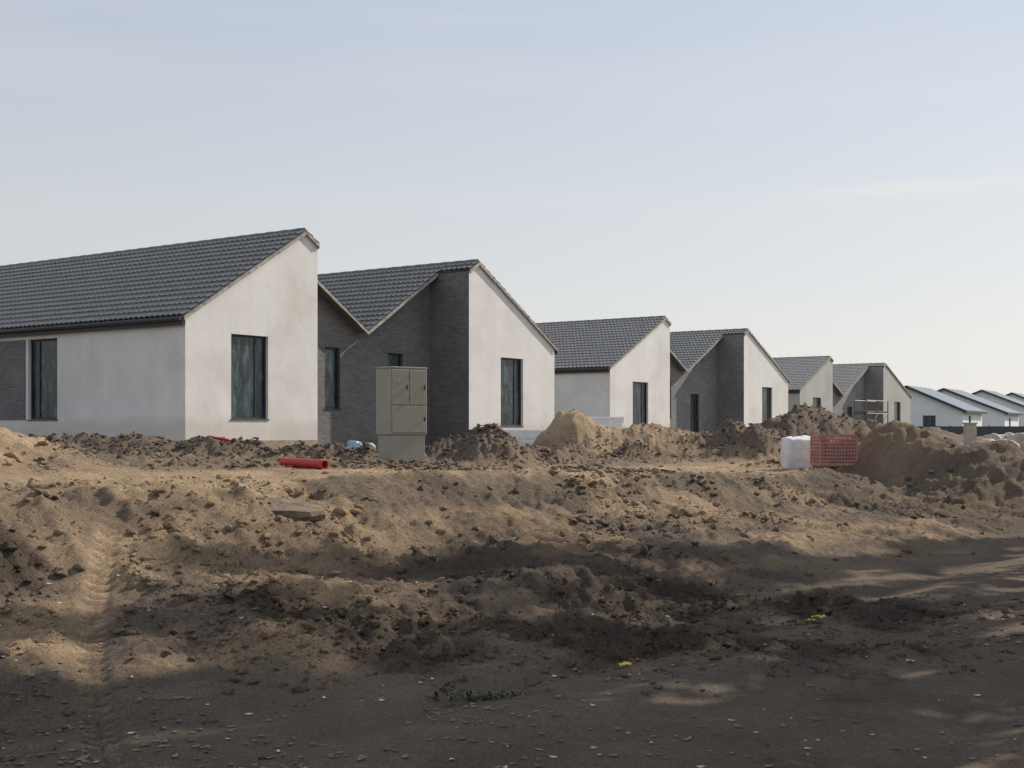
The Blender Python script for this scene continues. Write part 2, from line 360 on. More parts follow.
# ---------------- houses -----------------
U=Vector((.577,.817,0)).normalized(); UANG=math.atan2(U.y,U.x)
def panel(acc,org,dr,length,z0,topf,breaks,holes,depth_dir,rev=.18):
    V,Fc,UV=acc
    org=Vector(org); dr=Vector(dr); dd=Vector(depth_dir)
    bs=sorted(set([0,length]+list(breaks)+[h[0] for h in holes]+[h[1] for h in holes]))
    def quad(pts,uvs):
        n=len(V); V.extend(pts); Fc.append(tuple(range(n,n+len(pts)))); UV.extend(uvs)
    def pt(s,zz): p=org+dr*s; return (p.x,p.y,zz)
    for a,b in zip(bs[:-1],bs[1:]):
        if b-a<1e-5: continue
        hs=[h for h in holes if h[0]<=a+1e-6 and h[1]>=b-1e-6]
        if hs:
            h=hs[0]
            if h[2]>z0+1e-4: quad([pt(a,z0),pt(b,z0),pt(b,h[2]),pt(a,h[2])],[(a,z0),(b,z0),(b,h[2]),(a,h[2])])
            quad([pt(a,h[3]),pt(b,h[3]),pt(b,topf(b)),pt(a,topf(a))],[(a,h[3]),(b,h[3]),(b,topf(b)),(a,topf(a))])
        else:
            quad([pt(a,z0),pt(b,z0),pt(b,topf(b)),pt(a,topf(a))],[(a,z0),(b,z0),(b,topf(b)),(a,topf(a))])
    for (a,b,zb,zt) in holes:
        def q(p,qq):
            A=Vector(p);B=Vector(qq); quad([tuple(A),tuple(B),tuple(B+dd*rev),tuple(A+dd*rev)],[(0,0),(1,0),(1,rev),(0,rev)])
        q(pt(a,zb),pt(b,zb)); q(pt(b,zb),pt(b,zt)); q(pt(b,zt),pt(a,zt)); q(pt(a,zt),pt(a,zb))
def mkacc(): return ([],[],[])
def window(parent,org,dr,out,s0,s1,zb,zt,kind='window',mull=True):
    dr=Vector(dr); out=Vector(out); base=Vector(org)+dr*s0-out*.13; base.z=zb
    e=bpy.data.objects.new(kind,None); COL.objects.link(e); e.parent=parent; e.location=base
    e.rotation_euler=(0,0,math.atan2(dr.y,dr.x)); e.empty_display_size=.2
    ly=Vector((-dr.y,dr.x,0)); sg=1 if ly.dot(out)>0 else -1
    w=s1-s0; h=zt-zb; t=.055
    mb=MB()
    def bx(x0,x1,z0,z1,a=-.03,b=.04):
        y0,y1=sorted((a*sg,b*sg)); mb.box(x0,x1,y0,y1,z0,z1)
    bx(0.003,t,.003,h-.003); bx(w-t,w-.003,.003,h-.003); bx(t,w-t,.003,t); bx(t,w-t,h-t,h-.003)
    if mull and w>.9: bx(w*.72-.022,w*.72+.022,t,h-t,-.02,.025)
    if kind=='door':
        bx(t,w-t,h*.72,h*.72+.06)
    mb.make('frame',[FRAME],e)
    mkobj('pane',[(t*.5,0,t*.5),(w-t*.5,0,t*.5),(w-t*.5,0,h-t*.5),(t*.5,0,h-t*.5)],[(0,1,2,3)],GLASS,e)
    if kind=='window':
        ms=MB(); y0,y1=sorted((.045*sg,.16*sg)); ms.box(-.03,w+.03,y0,y1,-.028,-.003); ms.make('sill',[FASC],e)
    else:
        mh=MB(); y0,y1=sorted((.045*sg,.09*sg)); mh.box(w-.16,w-.12,y0,y1,1.0,1.16); mh.make('handle',[STEEL],e)
    return e
def tiles(s0,z0,s1,z1,ya,yb,coarse=False,wave=.21,stp=.33):
    L=math.hypot(s1-s0,z1-z0); nxs,nzs=(s1-s0)/L,(z1-z0)/L
    nrm=(-nzs,nxs) if nxs>0 else (nzs,-nxs)
    ks=[]
    nst=max(1,round(L/stp)); st=L/nst
    for r in range(nst):
        ks+= [(r*st+.001,.0),(r*st+st*.5,.016),(r*st+st*.985,.036)]
    ks+=[(L,.0)]
    w=wave; nw=6
    nyy=max(2,int(round((yb-ya)/w*nw)))
    yy=np.linspace(ya,yb,nyy+1); wv=.043*np.abs(np.sin(np.pi*(yy-ya)/w))
    if coarse: yy=np.array([ya,yb]); wv=np.array([0,0])
    V=[];Fc=[]
    for (k,o) in ks:
        for j,yv in enumerate(yy):
            o2=(0 if coarse else o)+wv[j]+.04
            V.append((s0+nxs*k+nrm[0]*o2,yv,z0+nzs*k+nrm[1]*o2))
    m=len(yy)
    for a in range(len(ks)-1):
        for b in range(m-1):
            Fc.append((a*m+b,a*m+b+1,(a+1)*m+b+1,(a+1)*m+b))
    n=len(V)
    def c(k,yv,o): return (s0+nxs*k+nrm[0]*o,yv,z0+nzs*k+nrm[1]*o)
    V+= [c(0,ya,.038),c(L,ya,.038),c(L,yb,.038),c(0,yb,.038),c(0,ya,-.01),c(L,ya,-.01),c(L,yb,-.01),c(0,yb,-.01)]
    Fc+=[(n,n+1,n+5,n+4),(n+1,n+2,n+6,n+5),(n+2,n+3,n+7,n+6),(n+4,n+5,n+6,n+7)]
    return V,Fc
def joinmesh(parts):
    V=[];Fc=[]
    for v,f in parts:
        n=len(V); V+=v; Fc+=[tuple(i+n for i in q) for q in f]
    return V,Fc
def twin(name,Xw,Yw,zb,ridge,wA,S,wB,eA,wallmat,label,D=16.0,recess=1.64,inn=.5,winA=(1.33,-2.07,.74,2.98),winB=(1.33,1.95,.6,2.92),
         rec=((2.53,3.2,1.1,2.97),), door=(5.45,6.2,.05,2.94),side=None,mi_=0,group='row of semi-detached houses with zigzag roofs'):
    BRICK=BRICKS[mi_]; ROOF=ROOFS[mi_]
    e=empty(name,(Xw,Yw,zb),UANG,label,'house',group)
    m=(ridge-eA)/wA; mB=(ridge-eA-.05)/wB; val=ridge-m*S/2; mi=m
    def top(s):
        if s<=0: return ridge+m*s
        if s<=S/2: return ridge-mi*s
        if s<=S: return ridge-mi*(S-s)
        return ridge-mB*(s-S)
    z0=-.6
    dy=Vector((0,1,0))
    acc=mkacc(); 
    wa=(wA+winA[1]-winA[0]/2,wA+winA[1]+winA[0]/2,winA[2],winA[3])
    panel(acc,(-wA,0,0),(1,0,0),wA+inn,z0,lambda s:top(s-wA)-.02,[wA],[wa],dy)
    sh=[side] if side else []
    panel(acc,(-wA,D,0),(0,-1,0),D,z0,lambda s:top(-wA)-.02,[],[(D-h[1],D-h[0],h[2],h[3]) for h in sh],(1,0,0))
    mkobj('wall',acc[0],acc[1],wallmat,e,acc[2])
    acc=mkacc(); sB=S-inn
    wb=(winB[1]-winB[0]/2+inn,winB[1]+winB[0]/2+inn,winB[2],winB[3])
    panel(acc,(sB,0,0),(1,0,0),wB+inn,z0,lambda s:top(s+sB)-.02,[inn],[wb],dy)
    panel(acc,(S+wB,0,0),(0,1,0),D,z0,lambda s:top(S+wB)-.02,[],[],(-1,0,0))
    mkobj('wall',acc[0],acc[1],wallmat,e,acc[2])
    acc=mkacc()
    rh=[(r[0]-inn,r[1]-inn,r[2],r[3]) for r in rec]+([(door[0]-inn,door[1]-inn,door[2],door[3])] if door else [])
    panel(acc,(inn,recess,0),(1,0,0),sB-inn,z0,lambda s:top(s+inn)-.02,[S/2-inn],rh,dy)
    panel(acc,(inn,0,0),(0,1,0),recess,z0,lambda s:top(inn)-.02,[],[],(-1,0,0))
    panel(acc,(sB,recess,0),(0,-1,0),recess,z0,lambda s:top(sB)-.02,[],[],(1,0,0))
    w=mkobj('wall',acc[0],acc[1],BRICK,e,acc[2]); w['label']='recessed dark grey brick wall between the two gables'
    acc=mkacc(); panel(acc,(S+wB,D,0),(-1,0,0),wA+S+wB,z0,lambda s:top(S+wB-s)-.02,[wB,wB+S/2,wB+S],[],(0,-1,0))
    mkobj('wall',acc[0],acc[1],wallmat,e,acc[2])
    mb=MB(); mb.box(-wA-.02,inn-.003,-.02,-.003,-.5,.17); mb.box(-wA-.02,-wA-.003,-.002,D,-.5,.17); mb.make('plinth',[PLINTH],e)
    mb=MB(); mb.box(sB+.003,S+wB+.02,-.02,-.003,-.5,.17); mb.make('plinth',[PLINTH],e)
    window(e,(-wA,0,0),(1,0,0),(0,-1,0),*wa)
    window(e,(sB,0,0),(1,0,0),(0,-1,0),*wb)
    for r in rec: window(e,(0,recess,0),(1,0,0),(0,-1,0),*r)
    if door: window(e,(0,recess,0),(1,0,0),(0,-1,0),*door,kind='door')
    if side:
        window(e,(-wA,0,0),(0,1,0),(-1,0,0),*side)
        mb=MB(); mb.box(-wA-.03,-wA-.002,side[1]+.12,side[1]+2.2,side[2],side[3])
        o=mb.make('wall_panel',[BRICK],e); o['label']='dark grey brick panel beside the window'
        ul=o.data.uv_layers.new(name='UVMap')
        for p in o.data.polygons:
            for li in p.loop_indices:
                v=o.data.vertices[o.data.loops[li].vertex_index].co; ul.data[li].uv=(v.y+v.x,v.z)
    ov=.05; eo=.10; fr=recess-.38
    A=joinmesh([tiles(0,ridge,-wA-eo,ridge-m*(wA+eo),-ov,D+ov),
                tiles(0,ridge,inn-.01,top(inn-.01),-ov,fr),
                tiles(0,ridge,S/2,val,fr,D+ov)])
    ra=mkobj('roof',A[0],A[1],ROOF,e)
    B=joinmesh([tiles(S,ridge,S+wB+eo,ridge-mB*(wB+eo),-ov,D+ov),
                tiles(S,ridge,sB+.01,top(sB+.01),-ov,fr),
                tiles(S,ridge,S/2,val,fr,D+ov)])
    rb=mkobj('roof',B[0],B[1],ROOF,e)
    for r_,sc in ((ra,0),(rb,S)):
        mb=MB()
        pts=[(sc,-ov+.02+i*(D+2*ov-.04)/60,ridge+.05+(.012 if i%2 else 0)) for i in range(61)]
        mb.tube(pts,.065,8); mb.make('ridge_cap',[ROOF],r_,smooth=True)
        mb=MB()
        def board(sa,sb,yv,za,zb_,mi=1,h=.07,up=.02):
            nseg=max(1,int(abs(sb-sa)/.9))
            for q in range(nseg):
                ta,tb=q/nseg,(q+1)/nseg-.004
                j=random.uniform(-.014,.014); hh_=h+random.uniform(-.014,.014)
                s_a,s_b=sa+(sb-sa)*ta,sa+(sb-sa)*tb; z_a,z_b=za+(zb_-za)*ta,za+(zb_-za)*tb
                mb.quadprism((s_a,yv,z_a+up+j),(s_b,yv,z_b+up+j),(s_b,yv,z_b-.012-hh_),(s_a,yv,z_a-.012-hh_),(0,.03,0),mi)
        if sc==0:
            yv=-ov-.034
            board(-wA-eo,0,yv,ridge-m*(wA+eo),ridge); board(0,inn+.01,yv,ridge,top(inn+.01))
            mb.box(inn+.002,inn+.022,-ov-.002,fr,top(inn)-.12,top(inn)+.05,1)
            board(inn+.06,S/2,fr-.034,top(inn+.06),val)
            x=-wA-eo; ze=ridge-m*(wA+eo)
            mb.box(x-.03,x,-ov+.01,D+ov,ze-.20,ze+.03,0); mb.box(x+.002,-wA-.003,-ov+.05,D+ov-.02,ze-.19,ze-.17,0)
            mb.tube([(x-.09,-ov,ze-.04),(x-.09,D+ov,ze-.04)],.06,8)
        else:
            yv=-ov-.034
            board(S,S+wB+eo,yv,ridge,ridge-mB*(wB+eo)); board(sB-.01,S,yv,top(sB-.01),ridge)
            board(S/2,sB-.06,fr-.034,val,top(sB-.06))
            x=S+wB+eo; ze=ridge-mB*(wB+eo)
            mb.box(x,x+.03,-ov+.01,D+ov,ze-.16,ze+.03,0); mb.box(S+wB+.003,x-.002,-ov+.05,D+ov-.02,ze-.15,ze-.13,0)
            mb.tube([(x+.09,.1,ze-.04),(x+.09,D+ov,ze-.04)],.055,8)
        mb.make('fascia',[FASC,TRIM],r_)
    return e
k=.028
twin('semi_detached_house',-207*k,36.0,1.15,6.0,4.27,8.1,4.6,3.36,WHITE,'white rendered house with dark grey brick centre and twin gables',
     D=17,side=(5.28,6.62,.74,3.0))
twin('semi_detached_house',7.58,63.7,1.15,6.0,5.3,9.6,5.6,3.36,WHITE,'white rendered twin-gabled house behind a pile of sand',
     winA=(1.5,-2.45,.74,2.75),winB=(1.4,2.6,.6,2.9),rec=((2.9,3.7,1.1,3.1),),door=(5.9,6.9,.05,2.4),mi_=1)
twin('semi_detached_house',24.05,97.2,1.1,6.0,5.8,12.3,6.5,3.4,GREYR,'unpainted grey twin-gabled house with scaffolding at its recess',
     winA=(1.6,-2.6,.9,2.9),winB=(1.6,3.0,.9,2.9),rec=((3.5,4.4,1.1,3.1),),door=(7.9,9.0,.05,2.4),mi_=2)

def gabled(Xw,Yw,half,ridge,eave,D,ang,label):
    e=empty('gabled_house',(Xw,Yw,1.0),ang,label,'house','distant white houses with blue-grey roofs')
    acc=mkacc(); top=lambda s: ridge-(ridge-eave)*abs(s)/half
    panel(acc,(-half,0,0),(1,0,0),2*half,-.5,lambda s:top(s-half),[half],[(half+1.5,half+2.7,.9,2.0)],(0,1,0))
    panel(acc,(half,0,0),(0,1,0),D,-.5,lambda s:eave,[],[(3,4.2,.9,2.0)],(-1,0,0))
    panel(acc,(-half,D,0),(0,-1,0),D,-.5,lambda s:eave,[],[],(1,0,0))
    panel(acc,(half,D,0),(-1,0,0),2*half,-.5,lambda s:top(half-s),[half],[],(0,-1,0))
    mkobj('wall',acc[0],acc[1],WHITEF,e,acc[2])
    window(e,(-half,0,0),(1,0,0),(0,-1,0),half+1.5,half+2.7,.9,2.0)
    window(e,(half,0,0),(0,1,0),(1,0,0),3,4.2,.9,2.0)
    s=(ridge-eave)/half; x=half+.4
    T=joinmesh([tiles(0,ridge,x,ridge-s*x,-.4,D+.4,True,.25,2),tiles(0,ridge,-x,ridge-s*x,-.4,D+.4,True,.25,2)])
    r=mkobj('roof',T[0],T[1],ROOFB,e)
    mb=MB()
    for sg in (-1,1):
        mb.quadprism((0,-.42,ridge-.01),(sg*x,-.42,ridge-s*x-.01),(sg*x,-.42,ridge-s*x-.22),(0,-.42,ridge-.22),(0,.03,0),0)
        a,b=sorted((sg*x,sg*(x+.03))); mb.box(a,b,-.4,D+.4,ridge-s*x-.2,ridge-s*x+.04,0)
    mb.make('fascia',[FASC],r)
for (sx,Yd,half,rz,ev) in ((907,125,5.2,4.9,2.6),(944,148,6.6,5.4,2.7),(982,176,7.6,6.1,3.0),(1012,206,8.0,6.6,3.1),(1040,240,9,7.2,3.2)):
    Xd,_=P(sx,Yd); gabled(Xd,Yd,half,rz,ev,10,math.radians(-30),'white house with shallow blue-grey pitched roof')

fx,fy=P(912,88); e=empty('panel_fence',(fx,fy,.92),math.radians(-12),'dark grey panel fence in front of distant houses','fence')
for i in range(7):
    mp=MB(); x0=i*2.5; mp.box(x0-.05,x0+.05,-.05,.05,-.4,.97); mp.make('fence_post',[FENCE],e)
    mb=MB()
    mb.box(x0+.055,x0+2.445,-.015,.015,.0,.93)
    for j in range(12): mb.box(x0+.06+j*.2,x0+.06+j*.2+.12,-.032,-.0155,.02,.92)
    mb.make('fence_panel',[FENCE],e)
px,py=P(970,44); mb=MB(); zz=hz(px,py)
mb.box(-.18,.18,-.15,.15,-.2,1.80-zz); mb.box(-.21,.21,-.18,.18,1.802-zz,1.86-zz)
o=mb.make('concrete_post',[CONC],None,bevel=.02); o.location=(px,py,zz); tag(o,'pale concrete post standing on rough ground','post')

e=empty('scaffold',(0,0,0),UANG,'steel scaffolding with board platform by a recessed wall','scaffold')
base=Vector((24.05,97.2,1.1))+U*4.0+Vector((-U.y,U.x,0))*(-1.4); e.location=base
mb=MB(); ml=MB()
for sx in (0,2.4,4.8):
    for sy in (0,1.0):
        mb.tube([(sx,sy,-.1),(sx,sy,2.9)],.045,6)
    mb.tube([(sx,0,1.9),(sx,1,1.9)],.035,6); 
for zz in (.9,1.8,2.8):
    for sy in (0,1.0): mb.tube([(0,sy,zz),(4.8,sy,zz)],.04,6)
for sx in (0,2.4): mb.tube([(sx,0,.2),(sx+2.4,0,1.8)],.035,6)
mb.make('frame',[STEEL],e)
for j in range(3): ml.box(-.1,4.9,.08+j*.3,.35+j*.3,1.94,2.0)
ml.make('platform',[WOOD],e)

# ---------------- electric cabinet -----------------
cx,cy=P(409,23.2); cz=hz(cx,cy)
e=empty('utility_cabinet',(cx,cy,cz-.12),math.radians(38),'beige-grey metal electrical cabinet standing on loose soil','electrical cabinet')
w,dp,hh=.78,.50,1.92
mb=MB(); mb.box(-w/2,w/2,0,dp,.70,hh-.03); mb.make('body',[CAB],e,bevel=.012)
mb=MB(); mb.box(-w/2+.03,w/2-.03,.02,dp-.02,-.25,.698); mb.make('base',[CAB],e,bevel=.012)
mb=MB(); mb.quadprism((-w/2-.008,-.010,hh-.028),(w/2+.008,-.010,hh-.028),(w/2+.008,dp+.008,hh-.028),(-w/2-.008,dp+.008,hh-.028),(0,0,.03)); mb.make('lid',[CAB],e,bevel=.008)
def cdoor(x0,x1,z0,z1,y=-.018):
    mb=MB(); mb.box(x0,x1,y,-.002,z0,z1); d=mb.make('door',[CAB],e,bevel=.006)
    mh=MB(); mh.box(x1-.06,x1-.042,y-.02,y-.002,(z0+z1)/2-.04,(z0+z1)/2+.04); mh.make('handle',[CABD],d)
    for zh in (z0+.1,z1-.1):
        mh=MB(); mh.tube([(x0+.012,y-.006,zh-.03),(x0+.012,y-.006,zh+.03)],.008,8); mh.make('hinge',[CAB],d)
cdoor(-w/2+.02,-.008,1.24,hh-.05); cdoor(.008,w/2-.02,1.24,hh-.05); cdoor(-w/2+.02,w/2-.02,.74,1.22)
YEL=noisemat('yellow_sticker',(.6,.42,.03),(.65,.48,.05),3,.5,0)
for (x,z_) in ((-.22,1.66),(.17,1.42)):
    mb=MB(); mb.v=[(x-.03,-.0215,z_),(x+.03,-.0215,z_),(x,-.0215,z_+.055)]; mb.f=[(0,1,2)]; mb.m=[0]; mb.make('warning_sticker',[YEL],e)

# ---------------- red pipes -----------------
def pipe(sx0,sx1,Y0,Y1,r,label,bend=0,n=24,lift=.9,fit=.6):
    a=Vector((*P(sx0,Y0),0)); b=Vector((*P(sx1,Y1),0))
    side=Vector((-(b-a).y,(b-a).x,0)).normalized()
    za=hz(a.x,a.y)+r*lift; zb_=hz(b.x,b.y)+r*lift
    zm=hz((a.x+b.x)/2,(a.y+b.y)/2)+r*lift; ex=max(0,zm-(za+zb_)/2)*fit
    pts=[]
    for i in range(n+1):
        t=i/n; p=a.lerp(b,t)+side*bend*math.sin(math.pi*t); p.z=za*(1-t)+zb_*t+ex; pts.append(tuple(p))
    mid=Vector(pts[0]); pts=[tuple(Vector(p)-mid) for p in pts]
    mb=MB(); mb.tube(pts,r,18,caps=False)
    d=(Vector(pts[-1])-Vector(pts[-2])).normalized()
    mb.tube([tuple(Vector(pts[-1])-d*.14),tuple(Vector(pts[-1])-d*.02)],r*1.08,18,caps=False)
    o=mb.make('drain_pipe',[RED],None,smooth=True); s=o.modifiers.new('thick','SOLIDIFY'); s.thickness=.008
    o.location=mid; tag(o,label,'pipe')
    return o
pipe(283,325,20.0,19.4,.066,'short red plastic drain pipe lying on sandy soil',lift=1.1,fit=1)
pipe(190,224,24.4,24.0,.022,'thin bent red plastic pipe on a dirt heap',bend=.12,lift=1.6)
pipe(208,236,23.9,24.2,.020,'thin red plastic pipe half buried in dirt',bend=-.1,lift=1.2)

def lump(name,sx,Yd,rx,ry,rz,mat,label,cat,seed,amp=.25,sink=.15,rot=0,boxy=0.0,group=None):
    bm=bmesh.new(); bmesh.ops.create_icosphere(bm,subdivisions=4,radius=1)
    me=bpy.data.meshes.new(name); bm.to_mesh(me); bm.free()
    n=len(me.vertices); c=np.empty(n*3); me.vertices.foreach_get('co',c); c=c.reshape(-1,3)
    if boxy: 
        mx=np.max(np.abs(c),1,keepdims=True); c=c*(1-boxy)+c/mx*boxy
    nn=fbm(c[:,0]*1.6+seed*7+c[:,2]*1.1,c[:,1]*1.6+c[:,2]*1.3,4,seed)
    n2=np.abs(fbm(c[:,0]*4+seed+c[:,2]*2.7,c[:,1]*4-c[:,2]*3.1,3,seed+5))
    c=c*(1+amp*nn+amp*.6*n2)[:,None]*np.array([rx,ry,rz])
    me.vertices.foreach_set('co',c.ravel()); me.polygons.foreach_set('use_smooth',[amp<.4]*len(me.polygons)); me.materials.append(mat)
    o=bpy.data.objects.new(name,me); COL.objects.link(o)
    x,y=P(sx,Yd); o.location=(x,y,hz(x,y)+rz*(1-sink)); o.rotation_euler=(0,0,rot); tag(o,label,cat,group); return o
PSACK=noisemat('pinkish_sack',(.27,.19,.16),(.38,.285,.245),4,.7,.2)
DSACK=noisemat('dusty_pale_sack',(.36,.31,.28),(.48,.43,.39),5,.7,.2)
lump('plastic_bag',355,24.7,.15,.12,.13,BBAG,'crumpled pale blue and white plastic film on soil','plastic bag',3,.5,.1)
lump('plastic_bag',369,24.7,.12,.12,.11,WBAG,'crumpled white plastic bag on soil','plastic bag',4,.5,.1)
lump('bulk_bag',799,25.5,.33,.25,.34,WBAG,'boxy white woven bulk bag beside a red crate','bag',5,.15,.12,.15,.75)
SK='sacks dumped on the soil'
for (sx_,Yd,a,b_,c_,mt,lb,sd_) in ((985,34,.42,.35,.26,PSACK,'pinkish sack heap on soil',6),(1018,36,.5,.4,.3,DSACK,'dusty pale sack dumped on the soil',8),(1002,33,.38,.3,.24,PSACK,'pinkish sack heap on soil',9),(1022,31,.36,.3,.26,PSACK,'pinkish sack heap on soil',12),(996,36,.40,.3,.30,DSACK,'dusty pale sack dumped on the soil',13)):
    lump('rubble_sack',sx_,Yd,a,b_,c_,mt,lb,'sack',sd_,.35,group=SK)
sx,sy=P(285,11.9); bm=bmesh.new(); V=[(-.36,-.06),(-.30,-.15),(-.12,-.21),(.05,-.15),(.24,-.17),(.37,-.05),(.33,.09),(.15,.20),(-.10,.17),(-.25,.19),(-.34,.08)]
nn_=len(V); R=[]
for (sc_,z_) in ((1.0,-.02),(1.02,.03),(.97,.055),(.6,.062),(.25,.058)):
    R.append([bm.verts.new((x*sc_+random.uniform(-.012,.012),y*sc_+random.uniform(-.012,.012),z_+random.uniform(-.008,.008))) for x,y in V])
for a_,b_ in zip(R[:-1],R[1:]):
    for i in range(nn_): bm.faces.new((a_[i],a_[(i+1)%nn_],b_[(i+1)%nn_],b_[i]))
bm.faces.new(R[-1]); bm.faces.new(R[0][::-1])
me=bpy.data.meshes.new('concrete_slab'); bm.to_mesh(me); bm.free(); me.materials.append(SLAB)
o=bpy.data.objects.new('concrete_slab',me); COL.objects.link(o); o.location=(sx,sy,hz(sx,sy)+.04); o.rotation_euler=(.26,.10,.15); tag(o,'broken flat mud-stained slab half buried in the earth bank','slab')
def stack(sx,Yd,L,W,n,label,ang):
    x,y=P(sx,Yd); e=empty('insulation_stack',(x,y,hz(x,y)),ang,label,'building material')
    for j in range(n):
        mb=MB(); o=random.uniform(-.04,.04); mb.box(-L/2+o,L/2+o,-W/2,W/2,j*.13+.1,j*.13+.22)
        mb.make('board',[WBAG],e,bevel=.01)
    for q in (-.4,0,.4):
        mb=MB(); mb.box(q*L-.05,q*L+.05,-W/2,W/2,-.3,.098); mb.make('bearer',[WOOD],e)
stack(527,36,1.5,.8,4,'low stack of white insulation boards on bearers',.2)
stack(600,52,1.7,.8,7,'stack of white insulation boards on bearers by a white wall',.2)
x,y=P(834,24.8); e=empty('mesh_crate',(x,y,hz(x,y)-.12),math.radians(4),'faded red grid-sided crate with pale rubble on a pallet','crate'); e.scale=(.69,.72,.80)
mb=MB()
for j in range(6): mb.box(-.50+j*.17,-.50+j*.17+.12,-.4,.4,.12,.145)
for j in (-.47,-.05,.37): mb.box(j,j+.1,-.4,.4,-.05,.118)
mb.make('pallet',[WOOD],e)
PR=noisemat('faded_red_plastic',(.40,.17,.15),(.55,.32,.29),7,.75,.05,spec=.2)
CONT=noisemat('pinkish_contents',(.30,.19,.165),(.62,.50,.46),7,.85,.3)
def lattice(L,H,name):
    mb=MB(); nxx=int(L/.085); nzz=8
    for i in range(nxx+1):
        c=-L/2+i*L/nxx; w=.036 if 0<i<nxx else .07
        mb.box(c-w/2,c+w/2,-.012,.012,0,H)
    for j in range(nzz+1):
        c=j*H/nzz; w=.036 if 0<j<nzz else .075
        mb.box(-L/2,L/2,-.016,.016,c-w/2,c+w/2)
    o=mb.make(name,[PR],e); return o
for (px_,py_,a,L) in ((0,-.40,0,1.02),(0,.40,0,1.02),(-.51,0,math.pi/2,.76),(.51,0,math.pi/2,.76)):
    o=lattice(L,.68,'side_panel'); o.location=(px_,py_,.19); o.rotation_euler=(0,0,a)
bm=bmesh.new(); bmesh.ops.create_cube(bm,size=1); bmesh.ops.subdivide_edges(bm,edges=bm.edges[:],cuts=12,use_grid_fill=True)
for v in bm.verts:
    v.co.x*=.92; v.co.y*=.70; v.co.z=(v.co.z+.5)*.62
    nse=float(fbm(np.array([v.co.x*6+v.co.z*5]),np.array([v.co.y*6-v.co.z*4]),3,77)[0]); v.co*=(1+.07*nse); 
    if v.co.z>.5: v.co.z+=.14*nse
me=bpy.data.meshes.new('contents'); bm.to_mesh(me); bm.free(); me.materials.append(CONT); o=bpy.data.objects.new('contents',me); COL.objects.link(o); o.parent=e; o.location=(0,0,.155)

# ---------------- clods (stuff) -----------------
def rockproto(seed,npt=12):
    r=np.random.default_rng(seed); p=r.normal(0,1,(npt,3)); p/=np.linalg.norm(p,axis=1)[:,None]; p*=r.uniform(.45,1.15,(npt,1)); p*=np.array([1.2,r.uniform(.6,1),r.uniform(.45,.8)])
    bm=bmesh.new(); vs=[bm.verts.new(tuple(q)) for q in p]; bmesh.ops.convex_hull(bm,input=vs); 
    bmesh.ops.triangulate(bm,faces=bm.faces[:]); lo=[v for v in bm.verts if not v.link_faces]; bmesh.ops.delete(bm,geom=lo,context='VERTS')
    bm.verts.index_update(); v=np.array([x.co[:] for x in bm.verts]); f=np.array([[q.index for q in fa.verts] for fa in bm.faces]); bm.free(); return v,f
protos=[rockproto(s) for s in range(14)]
def scatter(name,pts,sizes,mat,soilvals,sink=.35):
    VV=[];FF=[];CC=[];n=0
    zz=HG(pts[:,0],pts[:,1])
    for i in range(len(pts)):
        v,f=protos[i%14]; a=rng.uniform(0,6.28); c,s=math.cos(a),math.sin(a)
        w=v*sizes[i]*np.array([rng.uniform(.7,1.2),1,rng.uniform(.7,1.2)]); w=np.column_stack([w[:,0]*c-w[:,1]*s,w[:,0]*s+w[:,1]*c,w[:,2]])
        w=w+np.array([pts[i,0],pts[i,1],zz[i]+sizes[i]*(.5-sink)*.8])
        VV.append(w); FF.append(f+n); n+=len(v); CC.append(np.tile(soilvals[i],(len(v),1)))
    V=np.vstack(VV); Fa=np.vstack(FF)
    me=bpy.data.meshes.new(name); me.vertices.add(len(V)); me.vertices.foreach_set('co',V.ravel())
    me.loops.add(len(Fa)*3); me.loops.foreach_set('vertex_index',Fa.ravel().astype(np.int32))
    me.polygons.add(len(Fa)); me.polygons.foreach_set('loop_start',np.arange(0,len(Fa)*3,3,dtype=np.int32)); me.update(calc_edges=True)
    ca=me.color_attributes.new('soil','FLOAT_COLOR','POINT'); ca.data.foreach_set('color',np.vstack(CC).ravel())
    me.materials.append(mat); o=bpy.data.objects.new(name,me); COL.objects.link(o); o['kind']='stuff'; return o
def samp(n,fn,y0,y1,pw=1.0):
    out=[]
    while sum(len(a) for a in out)<n:
        yy=y0*(y1/y0)**rng.random(n*2); xx=(rng.random(n*2)*1.0-.5)*yy*1.0
        w=fn(xx,yy); m=rng.random(n*2)<w; out.append(np.column_stack([xx[m],yy[m]]))
    return np.vstack(out)[:n]
def smoothheap(x,y):
    r=np.zeros_like(x)
    for (mx,my,h,w,dp,sand,ro) in MOUNDS:
        if ro<.28: r=np.maximum(r,np.exp(-(((x-mx)/w)**2+((y-my)/dp)**2)*.5))
        elif ro<.36: r=np.maximum(r,.75*np.exp(-(((x-mx)/w)**2+((y-my)/dp)**2)*.5))
    return r
def dens(x,y):
    q=qf(x,y); b=sst(-.4,1.4,q)*(1-.75*sst(4.2,5.2,q)*(1-sst(8,10,q)))*(1-sst(18,20,q))
    td,_,_=trackdist(x,y)
    return np.clip(b*(.06+.94*sst(.0,.4,fbm(x*.8,y*.8,4,301)))+.010,0,1)*(td>.14)*(1-.96*smoothheap(x,y))
pts=samp(18000,dens,5.0,34)
sz=(.004+.012*rng.random(len(pts))**1.5+.07*rng.random(len(pts))**13)
q=qf(pts[:,0],pts[:,1]); sz=sz*(1+1.0*sst(8,11,q))*np.clip(pts[:,1]/11,.6,1.8); sz=np.minimum(sz,.085)
_,sa,da,ga=HG(pts[:,0],pts[:,1],True)
scatter('soil_clods',pts,sz,SOIL,np.column_stack([np.clip(sa+rng.uniform(-.05,.22,len(sa)),0,1),da*.8,ga*0,np.ones_like(sa)]))
